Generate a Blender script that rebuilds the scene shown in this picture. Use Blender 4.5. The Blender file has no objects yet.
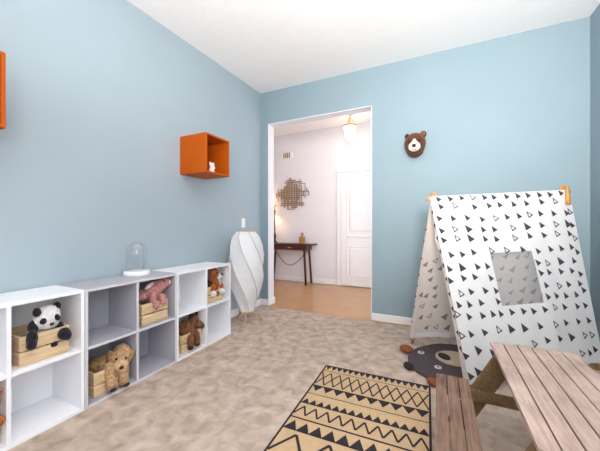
# children's playroom: cube shelves of plush toys, play tent, picnic table
import bpy, bmesh, math, random
from mathutils import Vector, Matrix, noise
PI = math.pi
S = bpy.context.scene
C = S.collection
random.seed(7)

# ------------------------------------------------------------------ materials
def lin(c):
    return tuple((v/255/12.92 if v/255 <= .04045 else ((v/255+.055)/1.055)**2.4) for v in c) + (1.,)

def mat(name, rgb, rough=.6, var=.0, vscale=8., bump=0., bscale=80., metal=0., spec=.35, sheen=0., emit=None, estr=0., trans=0., stretch=None, rgb2=None, detail=4., dist=0., ramp=(.36, .64)):
    m = bpy.data.materials.new(name); m.use_nodes = True
    nt = m.node_tree; N = nt.nodes; L = nt.links
    b = N['Principled BSDF']; out = N['Material Output']
    b.inputs['Base Color'].default_value = lin(rgb)
    b.inputs['Roughness'].default_value = rough
    b.inputs['Metallic'].default_value = metal
    b.inputs['Specular IOR Level'].default_value = spec
    if sheen: b.inputs['Sheen Weight'].default_value = sheen
    if emit:
        b.inputs['Emission Color'].default_value = lin(emit); b.inputs['Emission Strength'].default_value = estr
    tc = N.new('ShaderNodeTexCoord'); src = tc.outputs['Object']
    if stretch:
        mp = N.new('ShaderNodeMapping'); mp.inputs['Scale'].default_value = stretch
        L.new(src, mp.inputs['Vector']); src = mp.outputs['Vector']
    if var or rgb2:
        n = N.new('ShaderNodeTexNoise'); n.inputs['Scale'].default_value = vscale; n.inputs['Detail'].default_value = detail; n.inputs['Distortion'].default_value = dist
        L.new(src, n.inputs['Vector'])
        r = N.new('ShaderNodeValToRGB')
        c1 = lin(rgb)
        if rgb2: c0 = lin(rgb2)
        else: c0 = tuple(v*(1-var) for v in c1[:3]) + (1.,)
        r.color_ramp.elements[0].position, r.color_ramp.elements[1].position = ramp
        r.color_ramp.elements[0].color = c0; r.color_ramp.elements[1].color = c1
        L.new(n.outputs['Fac'], r.inputs['Fac']); L.new(r.outputs['Color'], b.inputs['Base Color'])
    if bump:
        n2 = N.new('ShaderNodeTexNoise'); n2.inputs['Scale'].default_value = bscale; n2.inputs['Detail'].default_value = 3
        L.new(src, n2.inputs['Vector'])
        bp = N.new('ShaderNodeBump'); bp.inputs['Strength'].default_value = bump; bp.inputs['Distance'].default_value = .01
        L.new(n2.outputs['Fac'], bp.inputs['Height']); L.new(bp.outputs['Normal'], b.inputs['Normal'])
    if trans:
        t = N.new('ShaderNodeBsdfTranslucent'); t.inputs['Color'].default_value = lin(rgb)
        mx = N.new('ShaderNodeMixShader'); mx.inputs['Fac'].default_value = trans
        L.new(b.outputs[0], mx.inputs[1]); L.new(t.outputs[0], mx.inputs[2]); L.new(mx.outputs[0], out.inputs['Surface'])
    return m

def glass_mat(name, rgb=(255, 255, 255), alpha=.16, rough=.03):
    m = bpy.data.materials.new(name); m.use_nodes = True
    nt = m.node_tree; N = nt.nodes; L = nt.links
    out = N['Material Output']; N.remove(N['Principled BSDF'])
    t = N.new('ShaderNodeBsdfTransparent'); t.inputs['Color'].default_value = lin(rgb)
    g = N.new('ShaderNodeBsdfGlossy'); g.inputs['Roughness'].default_value = rough
    f = N.new('ShaderNodeLayerWeight'); f.inputs['Blend'].default_value = .35
    mp = N.new('ShaderNodeMapRange'); mp.inputs['To Min'].default_value = alpha*.4; mp.inputs['To Max'].default_value = alpha*4
    L.new(f.outputs['Facing'], mp.inputs['Value'])
    mx = N.new('ShaderNodeMixShader')
    L.new(mp.outputs[0], mx.inputs['Fac']); L.new(t.outputs[0], mx.inputs[1]); L.new(g.outputs[0], mx.inputs[2])
    L.new(mx.outputs[0], out.inputs['Surface'])
    return m

def mesh_net_mat(name, rgb, fac):
    m = bpy.data.materials.new(name); m.use_nodes = True
    nt = m.node_tree; N = nt.nodes; L = nt.links
    out = N['Material Output']; b = N['Principled BSDF']
    b.inputs['Base Color'].default_value = lin(rgb); b.inputs['Roughness'].default_value = .8
    t = N.new('ShaderNodeBsdfTransparent'); mx = N.new('ShaderNodeMixShader'); mx.inputs['Fac'].default_value = fac
    L.new(b.outputs[0], mx.inputs[1]); L.new(t.outputs[0], mx.inputs[2]); L.new(mx.outputs[0], out.inputs['Surface'])
    return m

M = {}
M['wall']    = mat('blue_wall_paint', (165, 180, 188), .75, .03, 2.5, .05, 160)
M['wallb']   = mat('blue_wall_paint_shade_tinted', (140, 160, 169), .75, .03, 2.5, .05, 160)  # same blue paint, darkened so the colour carries the back and right walls' shade
M['ceil']    = mat('white_ceiling_paint', (250, 248, 246), .9, .02, 30, .25, 55)
M['white']   = mat('white_trim_paint', (240, 238, 238), .45, .02, 6)
M['hallw']   = mat('hall_wall_paint', (232, 229, 232), .8, .02, 3, .05, 160)
M['carpet']  = mat('beige_carpet', (218, 199, 184), .98, bump=.7, bscale=260, spec=.05, rgb2=(172, 150, 134), vscale=11, detail=9., dist=.6, ramp=(.27, .72))
M['tile']    = mat('tan_floor_tile', (194, 146, 98), .28, .12, 5, spec=.5)
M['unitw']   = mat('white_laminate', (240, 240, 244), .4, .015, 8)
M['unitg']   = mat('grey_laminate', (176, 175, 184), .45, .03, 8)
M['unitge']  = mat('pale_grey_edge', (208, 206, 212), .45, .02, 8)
M['orange']  = mat('orange_lacquer', (184, 84, 14), .5, .04, 6, spec=.15)
M['pine']    = mat('pine_wood', (228, 202, 166), .6, bump=.1, bscale=20, rgb2=(206, 174, 132), vscale=10, stretch=(1, .6, 9))
M['paper']   = mat('white_paper_shade', (248, 248, 250), .8, .02, 8, trans=.25)
M['seam']    = mat('beige_seam', (196, 188, 180), .7, .05, 20)
M['blond']   = mat('blond_wood', (214, 178, 134), .5, .1, 12, stretch=(8, 8, 1))
M['metal']   = mat('brushed_steel', (170, 165, 160), .35, .1, 30, metal=1)
M['glass']   = glass_mat('clear_glass')
M['plaswht'] = mat('white_plastic', (238, 238, 236), .35, .01, 9)
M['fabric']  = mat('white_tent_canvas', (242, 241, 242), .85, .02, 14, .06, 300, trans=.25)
M['fabricin']= mat('tent_canvas_shade_tinted', (226, 217, 210), .85, .03, 14, .06, 300, trans=.25)  # same white canvas, inside shade mixed into its colour
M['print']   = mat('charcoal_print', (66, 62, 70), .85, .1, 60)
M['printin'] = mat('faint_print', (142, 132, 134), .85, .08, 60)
M['net']     = mesh_net_mat('grey_netting', (196, 195, 200), .66)
M['pole']    = mat('tan_pole_wood', (205, 148, 84), .5, .15, 12, stretch=(8, 8, 1))
M['bronze']  = mat('bronze_metal', (172, 142, 112), .4, .2, 30, metal=.4)
M['brass']   = mat('brass_metal', (214, 178, 112), .3, .1, 30, metal=.9)
M['darkwood']= mat('dark_walnut', (84, 46, 36), .35, .25, 10, stretch=(1, 8, 8))
M['amber']   = mat('amber_ceramic', (188, 142, 84), .3, .15, 16)
M['black']   = mat('black_metal', (48, 40, 38), .45, .1, 20)
M['lampglass']= mat('lit_opal_glass', (255, 247, 232), .4, .01, 9, emit=(255, 240, 214), estr=2.2)
M['shade']   = mat('lit_cream_shade', (250, 226, 186), .7, .02, 9, emit=(255, 205, 140), estr=3.)
M['matgrey'] = mat('charcoal_felt', (82, 72, 76), .95, .18, 40, .3, 300)
M['mattan']  = mat('tan_felt', (196, 174, 152), .95, .08, 30, .3, 300)
M['brownfelt']=mat('rust_brown_felt', (136, 78, 50), .95, .15, 30, .3, 300)
M['feltwht'] = mat('pale_felt', (206, 204, 204), .95, .05, 30)
M['feltdk']  = mat('dark_felt', (50, 42, 46), .95, .1, 30)
M['rugtan']  = mat('jute_tan', (204, 172, 134), .95, .09, 25, .4, 350)
M['rugblk']  = mat('rug_black', (46, 42, 46), .95, .12, 40, .3, 350)
def plush(n, c, c2): return mat(n, c, .95, rgb2=c2, vscale=70, bump=.8, bscale=170, spec=.1, sheen=.15)
M['pl_white']= plush('white_plush', (240, 238, 238), (220, 216, 216))
M['pl_black']= plush('black_plush', (44, 42, 50), (28, 26, 32))
M['pl_tan']  = plush('tan_plush', (208, 172, 132), (168, 130, 92))
M['pl_dtan'] = plush('dark_tan_plush', (178, 140, 100), (136, 102, 70))
M['pl_ltan'] = plush('light_tan_plush', (220, 188, 150), (188, 152, 112))
M['pl_pink'] = plush('dusty_pink_plush', (206, 152, 148), (176, 118, 116))
M['pl_lpink']= plush('pale_pink_plush', (240, 216, 212), (226, 190, 186))
M['pl_brown']= plush('brown_plush', (142, 94, 64), (98, 62, 42))
M['pl_dbrown']=plush('dark_brown_plush', (82, 54, 42), (56, 36, 28))
M['pl_rust'] = plush('russet_plush', (176, 98, 48), (134, 70, 34))
M['pl_orng'] = plush('orange_plush', (196, 116, 52), (160, 84, 34))
M['bead']    = mat('black_bead', (20, 18, 20), .2, .05, 30, spec=.6)
M['figur']   = mat('pale_pink_ceramic', (246, 226, 220), .3, .03, 20)
M['bearhd']  = plush('bear_brown_felt', (104, 64, 42), (80, 48, 32))

def wood_mat(name, light, dark, off):
    m = bpy.data.materials.new(name); m.use_nodes = True
    nt = m.node_tree; N = nt.nodes; L = nt.links; b = N['Principled BSDF']
    b.inputs['Roughness'].default_value = .75; b.inputs['Specular IOR Level'].default_value = .2
    tc = N.new('ShaderNodeTexCoord'); mp = N.new('ShaderNodeMapping')
    mp.inputs['Scale'].default_value = (26, 1.6, 26); mp.inputs['Location'].default_value = (off, off*2, 0)
    L.new(tc.outputs['Object'], mp.inputs['Vector'])
    n = N.new('ShaderNodeTexNoise'); n.inputs['Scale'].default_value = 3.6; n.inputs['Detail'].default_value = 9; n.inputs['Roughness'].default_value = .72
    L.new(mp.outputs['Vector'], n.inputs['Vector'])
    n2 = N.new('ShaderNodeTexNoise'); n2.inputs['Scale'].default_value = 6.; L.new(tc.outputs['Object'], n2.inputs['Vector'])
    mx = N.new('ShaderNodeMath'); mx.operation = 'ADD'
    ml = N.new('ShaderNodeMath'); ml.operation = 'MULTIPLY'; ml.inputs[1].default_value = .5
    L.new(n2.outputs['Fac'], ml.inputs[0]); L.new(n.outputs['Fac'], mx.inputs[0]); L.new(ml.outputs[0], mx.inputs[1])
    r = N.new('ShaderNodeValToRGB')
    r.color_ramp.elements[0].position = .55; r.color_ramp.elements[1].position = .95
    r.color_ramp.elements[0].color = lin(dark); r.color_ramp.elements[1].color = lin(light)
    L.new(mx.outputs[0], r.inputs['Fac']); L.new(r.outputs['Color'], b.inputs['Base Color'])
    bp = N.new('ShaderNodeBump'); bp.inputs['Strength'].default_value = .35; bp.inputs['Distance'].default_value = .004
    L.new(n.outputs['Fac'], bp.inputs['Height']); L.new(bp.outputs['Normal'], b.inputs['Normal'])
    return m
M['board_a'] = wood_mat('weathered_pine_rosy', (200, 176, 165), (154, 130, 120), 0)
M['board_b'] = wood_mat('weathered_pine_pale', (212, 188, 174), (168, 142, 128), 3.1)
M['board_c'] = wood_mat('weathered_pine_grey', (176, 154, 146), (132, 111, 104), 6.7)
M['bench_w'] = wood_mat('weathered_bench_brown', (150, 120, 102), (98, 76, 64), 9.3)
M['leg_w']   = wood_mat('olive_brown_timber', (134, 108, 76), (92, 72, 50), 12.)

# ------------------------------------------------------------------ mesh tools
class MB:
    def __init__(s): s.bm = bmesh.new(); s.mats = []
    def mi(s, m):
        if m not in s.mats: s.mats.append(m)
        return s.mats.index(m)
    def face(s, pts, m, smooth=False):
        f = s.bm.faces.new([s.bm.verts.new(p) for p in pts]); f.material_index = s.mi(m); f.smooth = smooth; return f
    def box(s, a, b, m, bev=0.):
        x0, y0, z0 = (min(a[i], b[i]) for i in range(3)); x1, y1, z1 = (max(a[i], b[i]) for i in range(3))
        r = bmesh.ops.create_cube(s.bm, size=1., matrix=Matrix.Translation(((x0+x1)/2, (y0+y1)/2, (z0+z1)/2)) @ Matrix.Diagonal((x1-x0, y1-y0, z1-z0, 1)))
        fs = {f for v in r['verts'] for f in v.link_faces}
        if bev:
            es = list({e for f in fs for e in f.edges})
            rr = bmesh.ops.bevel(s.bm, geom=es, offset=bev, segments=2, profile=.6, affect='EDGES')
            fs = {f for f in fs if f.is_valid} | set(rr['faces'])
        i = s.mi(m)
        for f in fs: f.material_index = i
        return s
    def bar(s, p, q, w, d, m, side=(0, 1, 0), bev=0.):
        """rectangular bar from p to q: width w across, depth d along `side`"""
        p, q = Vector(p), Vector(q); z = (q-p).normalized(); y = Vector(side); y = (y - z*y.dot(z)).normalized(); x = y.cross(z)
        R = Matrix((x, y, z)).transposed().to_4x4()
        r = bmesh.ops.create_cube(s.bm, size=1., matrix=Matrix.Translation((p+q)/2) @ R @ Matrix.Diagonal((w, d, (q-p).length, 1)))
        fs = {f for v in r['verts'] for f in v.link_faces}
        if bev:
            es = list({e for f in fs for e in f.edges})
            rr = bmesh.ops.bevel(s.bm, geom=es, offset=bev, segments=2, profile=.6, affect='EDGES')
            fs = {f for f in fs if f.is_valid} | set(rr['faces'])
        for f in fs: f.material_index = s.mi(m)
        return s
    def tube(s, pts, r, m, n=10, r2=None, cap=True):
        pts = [Vector(p) for p in pts]; rings = []
        up = Vector((.13, .27, .95))
        for i, p in enumerate(pts):
            t = (pts[min(i+1, len(pts)-1)] - pts[max(i-1, 0)]).normalized()
            a = up.cross(t)
            if a.length < .05: a = Vector((1, 0, 0)).cross(t)
            a.normalize(); b = t.cross(a)
            k = i/(len(pts)-1); rr = r if r2 is None else r+(r2-r)*k
            rings.append([s.bm.verts.new(p + a*math.cos(2*PI*j/n)*rr + b*math.sin(2*PI*j/n)*rr) for j in range(n)])
        mi = s.mi(m)
        for A, B in zip(rings, rings[1:]):
            for j in range(n):
                f = s.bm.faces.new((A[j], A[(j+1) % n], B[(j+1) % n], B[j])); f.material_index = mi; f.smooth = True
        if cap:
            for R_ in (rings[0][::-1], rings[-1]):
                f = s.bm.faces.new(R_); f.material_index = mi
        return s
    def lathe(s, prof, m, c=(0, 0, 0), n=32, smooth=True):
        rings = []
        for r, z in prof:
            if r < 1e-5: rings.append([s.bm.verts.new((c[0], c[1], c[2]+z))])
            else: rings.append([s.bm.verts.new((c[0]+r*math.cos(2*PI*j/n), c[1]+r*math.sin(2*PI*j/n), c[2]+z)) for j in range(n)])
        mi = s.mi(m)
        for A, B in zip(rings, rings[1:]):
            for j in range(n):
                k = (j+1) % n
                if len(A) == 1 and len(B) == 1: continue
                if len(A) == 1: vs = (A[0], B[k], B[j])
                elif len(B) == 1: vs = (A[j], A[k], B[0])
                else: vs = (A[j], A[k], B[k], B[j])
                f = s.bm.faces.new(vs); f.material_index = mi; f.smooth = smooth
        return s
    def ball(s, c, r, m, rot=None, seg=16):
        if not hasattr(r, '__len__'): r = (r, r, r)
        mt = Matrix.Translation(c) @ (rot or Matrix()) @ Matrix.Diagonal((*r, 1))
        q = bmesh.ops.create_uvsphere(s.bm, u_segments=seg, v_segments=seg*2//3, radius=1., matrix=mt)
        for f in {f for v in q['verts'] for f in v.link_faces}: f.material_index = s.mi(m); f.smooth = True
        return s
    def prism(s, poly, z0, z1, m, mside=None):
        lo = [s.bm.verts.new((p[0], p[1], z0)) for p in poly]; hi = [s.bm.verts.new((p[0], p[1], z1)) for p in poly]
        f = s.bm.faces.new(hi); f.material_index = s.mi(m); g = s.bm.faces.new(lo[::-1]); g.material_index = s.mi(m)
        n = len(poly)
        for j in range(n):
            h = s.bm.faces.new((lo[j], lo[(j+1) % n], hi[(j+1) % n], hi[j])); h.material_index = s.mi(mside or m)
        return s
    def mesh(s, name):
        bmesh.ops.recalc_face_normals(s.bm, faces=s.bm.faces[:])
        me = bpy.data.meshes.new(name); s.bm.to_mesh(me); s.bm.free()
        for m in s.mats: me.materials.append(m)
        return me
    def build(s, name, parent=None, loc=(0, 0, 0), label=None):
        o = bpy.data.objects.new(name, s.mesh(name)); C.objects.link(o); o.location = loc
        if parent: o.parent = parent
        if label: o['label'] = label
        return o

def thing(name, label, cat, loc=(0, 0, 0), rz=0., group=None):
    o = bpy.data.objects.new(name, None); C.objects.link(o); o.location = loc; o.rotation_euler = (0, 0, rz)
    o.empty_display_size = .1; o['label'] = label; o['category'] = cat
    if group: o['group'] = group
    return o
def tag(o, label, cat, group=None):
    o['label'] = label; o['category'] = cat
    if group: o['group'] = group
    return o
def struct(o): o['kind'] = 'structure'; return o
def dup(o, loc=None, label=None, parent=None):
    c = o.copy(); C.objects.link(c); c.parent = parent
    for ch in list(o.children): dup(ch, None, None, c)
    if loc is not None: c.location = loc
    if label: c['label'] = label
    return c

def blob(name, parts, mats, parent, voxel=.006, fur=.0022, smooth=3):
    """one continuous skin over overlapping ellipsoids (x, y, z, rx, ry, rz, material, tilt about x)"""
    mb = MB(); info = []
    for (x, y, z, rx, ry, rz, mi, tl) in parts:
        R = Matrix.Rotation(tl, 4, 'X'); mb.ball((x, y, z), (rx, ry, rz), mats[0], R, 20)
        info.append((Vector((x, y, z)), R.to_3x3().transposed(), (rx, ry, rz), mi))
    o = mb.build('tmp')
    md = o.modifiers.new('r', 'REMESH'); md.mode = 'VOXEL'; md.voxel_size = voxel
    ms = o.modifiers.new('s', 'SMOOTH'); ms.iterations = smooth; ms.factor = .5
    dg = bpy.context.evaluated_depsgraph_get(); me = bpy.data.meshes.new_from_object(o.evaluated_get(dg))
    bpy.data.objects.remove(o)
    me.name = name; me.materials.clear()
    for m in mats: me.materials.append(m)
    for v in me.vertices:
        v.co += v.normal * fur * (noise.noise(v.co*130) + .6*noise.noise(v.co*60))
    for p in me.polygons:
        c = p.center; best = 1e9
        for (q, Rt, r, mi) in info:
            d = Rt @ (c-q); k = (d.x/r[0])**2 + (d.y/r[1])**2 + (d.z/r[2])**2
            if k < best: best, p.material_index = k, mi
        p.use_smooth = True
    b = bpy.data.objects.new(name, me); C.objects.link(b); b.parent = parent
    return b
ANIMALS = {'beagle': [(0.06, 0.014, 0.267, 0.055, 0.055, 0.057, 0, 0), (0.075, 0.059, 0.232, 0.034, 0.034, 0.033, 2, 0), (0.08, 0.089, 0.228, 0.024, 0.024, 0.023, 2, 0),
            (0.075, 0.036, 0.289, 0.023, 0.02, 0.038, 2, -0.4), (0.08, -0.048, 0.263, 0.02, 0.027, 0.061, 1, 0), (0.05, 0.025, 0.159, 0.064, 0.06, 0.077, 0, 0),
            (0.04, -0.025, 0.167, 0.045, 0.036, 0.057, 3, 0), (0.07, 0.058, 0.174, 0.037, 0.032, 0.044, 2, 0), (0.1, -0.03, 0.126, 0.03, 0.025, 0.042, 0, 0),
            (0.132, -0.057, 0.088, 0.03, 0.027, 0.028, 2, 0), (0.09, 0.092, 0.121, 0.03, 0.024, 0.039, 0, 0), (0.122, 0.069, 0.089, 0.03, 0.027, 0.028, 2, 0),
            (0.04, 0.036, 0.069, 0.065, 0.055, 0.058, 0, 0)],
 'horse': [(0.06, 0.056, 0.227, 0.041, 0.041, 0.048, 0, 0), (0.08, 0.095, 0.187, 0.034, 0.035, 0.032, 0, 0), (0.085, 0.12, 0.167, 0.025, 0.024, 0.025, 0, 0),
           (0.05, 0.043, 0.291, 0.012, 0.013, 0.026, 1, 0), (0.05, 0.089, 0.283, 0.013, 0.013, 0.027, 1, 0), (0.04, 0.047, 0.262, 0.033, 0.025, 0.035, 1, 0),
           (0.01, 0.008, 0.173, 0.073, 0.065, 0.074, 0, 0), (-0.01, -0.034, 0.166, 0.064, 0.04, 0.069, 0, 0), (0.06, 0.016, 0.126, 0.049, 0.041, 0.061, 0, 0),
           (0.115, -0.042, 0.096, 0.028, 0.025, 0.059, 0, 0), (0.122, -0.048, 0.045, 0.028, 0.025, 0.022, 1, 0), (0.09, 0.05, 0.094, 0.033, 0.026, 0.061, 0, 0),
           (0.114, 0.032, 0.078, 0.028, 0.024, 0.052, 0, 0), (0.118, 0.028, 0.046, 0.028, 0.024, 0.02, 1, 0)],
 'panda': [(0.07, 0.017, 0.219, 0.053, 0.06, 0.067, 0, 0), (0.105, -0.041, 0.265, 0.014, 0.019, 0.026, 1, 0), (0.08, 0.059, 0.269, 0.015, 0.02, 0.027, 1, 0),
           (0.0, 0.015, 0.103, 0.05, 0.062, 0.089, 0, 0), (0.07, -0.043, 0.182, 0.023, 0.023, 0.037, 1, 0), (0.125, -0.069, 0.142, 0.022, 0.024, 0.046, 1, 0),
           (0.138, -0.076, 0.112, 0.022, 0.022, 0.025, 1, 0), (0.07, 0.068, 0.147, 0.026, 0.026, 0.034, 1, 0), (0.125, 0.071, 0.121, 0.026, 0.03, 0.033, 1, 0),
           (0.14, 0.078, 0.11, 0.022, 0.022, 0.028, 1, 0), (0.07, 0.04, 0.067, 0.034, 0.029, 0.028, 1, 0)],
 'pink': [(0.03, 0.022, 0.22, 0.061, 0.068, 0.065, 0, 0), (0.05, 0.068, 0.251, 0.049, 0.049, 0.054, 0, 0), (0.07, 0.11, 0.276, 0.039, 0.039, 0.041, 0, 0),
          (0.095, 0.12, 0.277, 0.016, 0.014, 0.019, 1, 0), (0.0, -0.047, 0.193, 0.052, 0.046, 0.045, 0, 0), (0.09, -0.015, 0.181, 0.026, 0.025, 0.045, 0, 0),
          (0.128, -0.015, 0.133, 0.024, 0.024, 0.033, 0, 0), (0.1, 0.059, 0.165, 0.028, 0.025, 0.038, 0, 0), (0.12, 0.052, 0.146, 0.022, 0.022, 0.024, 0, 0),
          (0.075, -0.033, 0.276, 0.02, 0.043, 0.016, 1, 0.55), (0.01, 0.046, 0.174, 0.062, 0.055, 0.07, 0, 0)],
 'pup': [(0.05, 0.089, 0.177, 0.064, 0.061, 0.085, 0, 0), (0.09, 0.06, 0.13, 0.045, 0.042, 0.05, 2, 0), (0.05, 0.02, 0.179, 0.028, 0.025, 0.072, 1, 0.25),
         (0.105, 0.109, 0.18, 0.029, 0.02, 0.048, 1, -0.4), (-0.01, 0.02, 0.127, 0.066, 0.055, 0.08, 0, 0), (-0.04, -0.032, 0.143, 0.053, 0.048, 0.059, 1, 0),
         (0.08, -0.014, 0.122, 0.038, 0.035, 0.058, 0, 0), (0.118, -0.025, 0.065, 0.032, 0.032, 0.051, 0, 0), (0.08, 0.08, 0.086, 0.04, 0.034, 0.054, 0, 0),
         (0.112, 0.06, 0.049, 0.034, 0.031, 0.046, 0, 0), (0.02, 0.068, 0.072, 0.069, 0.057, 0.068, 0, 0)],
 'tiger': [(0.095, 0.06, 0.258, 0.028, 0.032, 0.047, 0, 0), (0.12, 0.097, 0.278, 0.011, 0.011, 0.016, 0, 0), (0.08, 0.051, 0.301, 0.011, 0.013, 0.019, 0, 0),
           (0.05, 0.067, 0.138, 0.045, 0.045, 0.076, 0, 0), (0.128, 0.09, 0.142, 0.033, 0.02, 0.028, 0, 0), (0.125, 0.084, 0.225, 0.013, 0.015, 0.019, 1, 0),
           (0.128, 0.024, 0.173, 0.03, 0.018, 0.027, 0, 0)]}
FACE = {'beagle': [(0.092, 0.101, 0.244, 0.014, 0.014, 0.014, 0, 0), (0.114, 0.006, 0.276, 0.007, 0.007, 0.009, 0, 0)],
 'horse': [(0.099, 0.049, 0.239, 0.007, 0.007, 0.007, 0, 0)],
 'panda': [(0.113, -0.017, 0.212, 0.01, 0.016, 0.017, 0, -0.5), (0.118, 0.043, 0.217, 0.011, 0.013, 0.02, 0, 0.4), (0.117, 0.019, 0.188, 0.007, 0.011, 0.009, 0, 0),
           (0.114, -0.016, 0.215, 0.013, 0.004, 0.006, 0, 0), (0.118, 0.042, 0.219, 0.012, 0.004, 0.005, 0, 0)],
 'pink': [(0.089, 0.081, 0.295, 0.006, 0.006, 0.006, 0, 0)],
 'pup': [(0.127, 0.037, 0.138, 0.011, 0.014, 0.012, 0, 0), (0.078, 0.035, 0.185, 0.007, 0.007, 0.009, 0, 0), (0.113, 0.076, 0.181, 0.007, 0.007, 0.009, 0, 0)]}
FRONT_PRINT = [(0.044, 0.017, 0), (0.126, 0.018, 0), (0.209, 0.015, 0), (0.289, 0.016, 1), (0.373, 0.02, 0), (0.44, 0.021, 0), (0.534, 0.021, 0), (0.618, 0.021, 0), (0.693, 0.02, 0),
 (0.779, 0.021, 0), (0.858, 0.022, 0), (0.945, 0.016, 0), (0.049, 0.063, 0), (0.149, 0.063, 1), (0.286, 0.074, 0), (0.393, 0.07, 0), (0.471, 0.069, 0), (0.575, 0.07, 0),
 (0.67, 0.068, 0), (0.783, 0.064, 0), (0.887, 0.065, 1), (0.02, 0.131, 0), (0.115, 0.136, 0), (0.216, 0.136, 0), (0.322, 0.148, 0), (0.422, 0.146, 1), (0.505, 0.142, 0),
 (0.595, 0.14, 0), (0.674, 0.135, 1), (0.756, 0.132, 0), (0.853, 0.136, 0), (0.956, 0.136, 0), (0.985, 0.13, 1), (0.019, 0.203, 0), (0.111, 0.198, 1), (0.207, 0.2, 2),
 (0.314, 0.208, 0), (0.395, 0.209, 0), (0.531, 0.207, 1), (0.636, 0.203, 2), (0.747, 0.2, 0), (0.853, 0.198, 1), (0.947, 0.2, 2), (0.981, 0.208, 0), (0.019, 0.256, 0),
 (0.113, 0.252, 1), (0.206, 0.254, 2), (0.314, 0.261, 0), (0.396, 0.265, 0), (0.528, 0.264, 1), (0.638, 0.258, 0), (0.747, 0.257, 0), (0.846, 0.254, 1), (0.944, 0.256, 0),
 (0.982, 0.283, 1), (-0.016, 0.309, 0), (0.047, 0.339, 0), (0.123, 0.339, 0), (0.204, 0.332, 0), (0.343, 0.328, 1), (0.451, 0.33, 1), (0.564, 0.331, 0), (0.673, 0.345, 0),
 (0.774, 0.338, 0), (0.854, 0.337, 0), (0.937, 0.332, 0), (0.979, 0.362, 0), (-0.009, 0.398, 0), (0.017, 0.413, 0), (0.103, 0.409, 2), (0.21, 0.41, 0), (0.283, 0.41, 0),
 (0.651, 0.408, 0), (0.726, 0.414, 1), (0.829, 0.408, 2), (0.935, 0.41, 0), (0.005, 0.473, 0), (0.098, 0.464, 0), (0.177, 0.462, 0), (0.29, 0.473, 0), (0.654, 0.464, 0),
 (0.72, 0.463, 0), (0.816, 0.463, 0), (0.901, 0.463, 0), (0.968, 0.484, 0), (0.059, 0.541, 1), (0.131, 0.535, 0), (0.229, 0.535, 0), (0.307, 0.54, 0), (0.671, 0.531, 0),
 (0.78, 0.539, 1), (0.854, 0.535, 0), (0.948, 0.536, 0), (-0.003, 0.559, 0), (0.027, 0.596, 0), (0.101, 0.598, 0), (0.184, 0.594, 0), (0.304, 0.594, 0), (0.664, 0.591, 0),
 (0.738, 0.59, 0), (0.816, 0.595, 0), (0.902, 0.594, 0), (0.97, 0.573, 0), (0.469, 0.653, 0), (0.542, 0.658, 0), (0.621, 0.654, 0), (0.702, 0.648, 1), (0.786, 0.652, 0),
 (0.89, 0.655, 0), (0.959, 0.655, 0), (0.003, 0.638, 1), (0.08, 0.655, 0), (0.177, 0.657, 0), (0.246, 0.654, 0), (0.303, 0.656, 0), (0.387, 0.653, 0), (0.003, 0.738, 1),
 (0.067, 0.737, 0), (0.167, 0.736, 0), (0.263, 0.731, 1), (0.354, 0.733, 2), (0.447, 0.736, 2), (0.565, 0.736, 0), (0.677, 0.735, 1), (0.769, 0.733, 0), (0.871, 0.733, 0),
 (0.962, 0.735, 0), (0.094, 0.812, 2), (0.002, 0.829, 0), (0.493, 0.816, 1), (0.594, 0.807, 0), (0.687, 0.806, 0), (0.79, 0.807, 2), (0.903, 0.807, 1), (0.965, 0.81, 1),
 (0.062, 0.904, 2), (0.007, 0.917, 0), (0.845, 0.893, 1), (0.912, 0.898, 0), (0.965, 0.886, 0), (0.191, 0.832, 0), (0.271, 0.867, 0), (0.37, 0.894, 0), (0.585, 0.887, 0),
 (0.696, 0.887, 0), (0.173, 0.946, 0), (0.292, 0.95, 0), (0.425, 0.946, 0), (0.569, 0.952, 0), (0.703, 0.956, 0)]
BACK_PRINT = [(0.087, 0.518, 0), (0.135, 0.576, 0), (0.076, 0.631, 0), (0.145, 0.636, 0), (0.034, 0.622, 0), (0.163, 0.708, 0), (0.058, 0.701, 1), (0.06, 0.783, 0), (0.129, 0.776, 1), (0.242, 0.78, 2), (0.012, 0.863, 0), (0.119, 0.86, 0), (0.192, 0.855, 1), (0.277, 0.86, 2), (0.032, 0.417, 0), (0.101, 0.393, 1), (0.076, 0.458, 0), (0.148, 0.447, 0)]

# ------------------------------------------------------------------ room
XL, XR, YB, YF, ZC = -2.2, 1.19, 3.34, -1.75, 2.9
YB2 = YB + .14                    # hall side of the partition
YH, HXL, HXR = 5.05, -3.4, .55    # hall
OX0, OX1, OZ = -2.082, -.684, 2.465
struct(MB().box((XL-.1, YF-.1, -.12), (XR+.1, 3.29, 0), M['carpet']).build('floor'))
struct(MB().box((HXL-.1, 3.29, -.12), (HXR+.1, YH+.1, -.004), M['tile']).build('floor_hall'))
cl = MB().box((XL-.1, YF-.1, 0), (XR+.1, YB2, .12), M['ceil'])
for v in cl.bm.verts: v.co.z += ZC + (v.co.y-YB)*.027          # very slightly pitched towards the window end
struct(cl.build('ceiling'))
struct(MB().box((HXL-.1, YB2, ZC), (HXR+.1, YH+.1, ZC+.1), M['ceil']).build('ceiling_hall'))
struct(MB().box((XL-.1, YF-.1, 0), (XL, YB, ZC), M['wall']).build('wall_left'))
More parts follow.
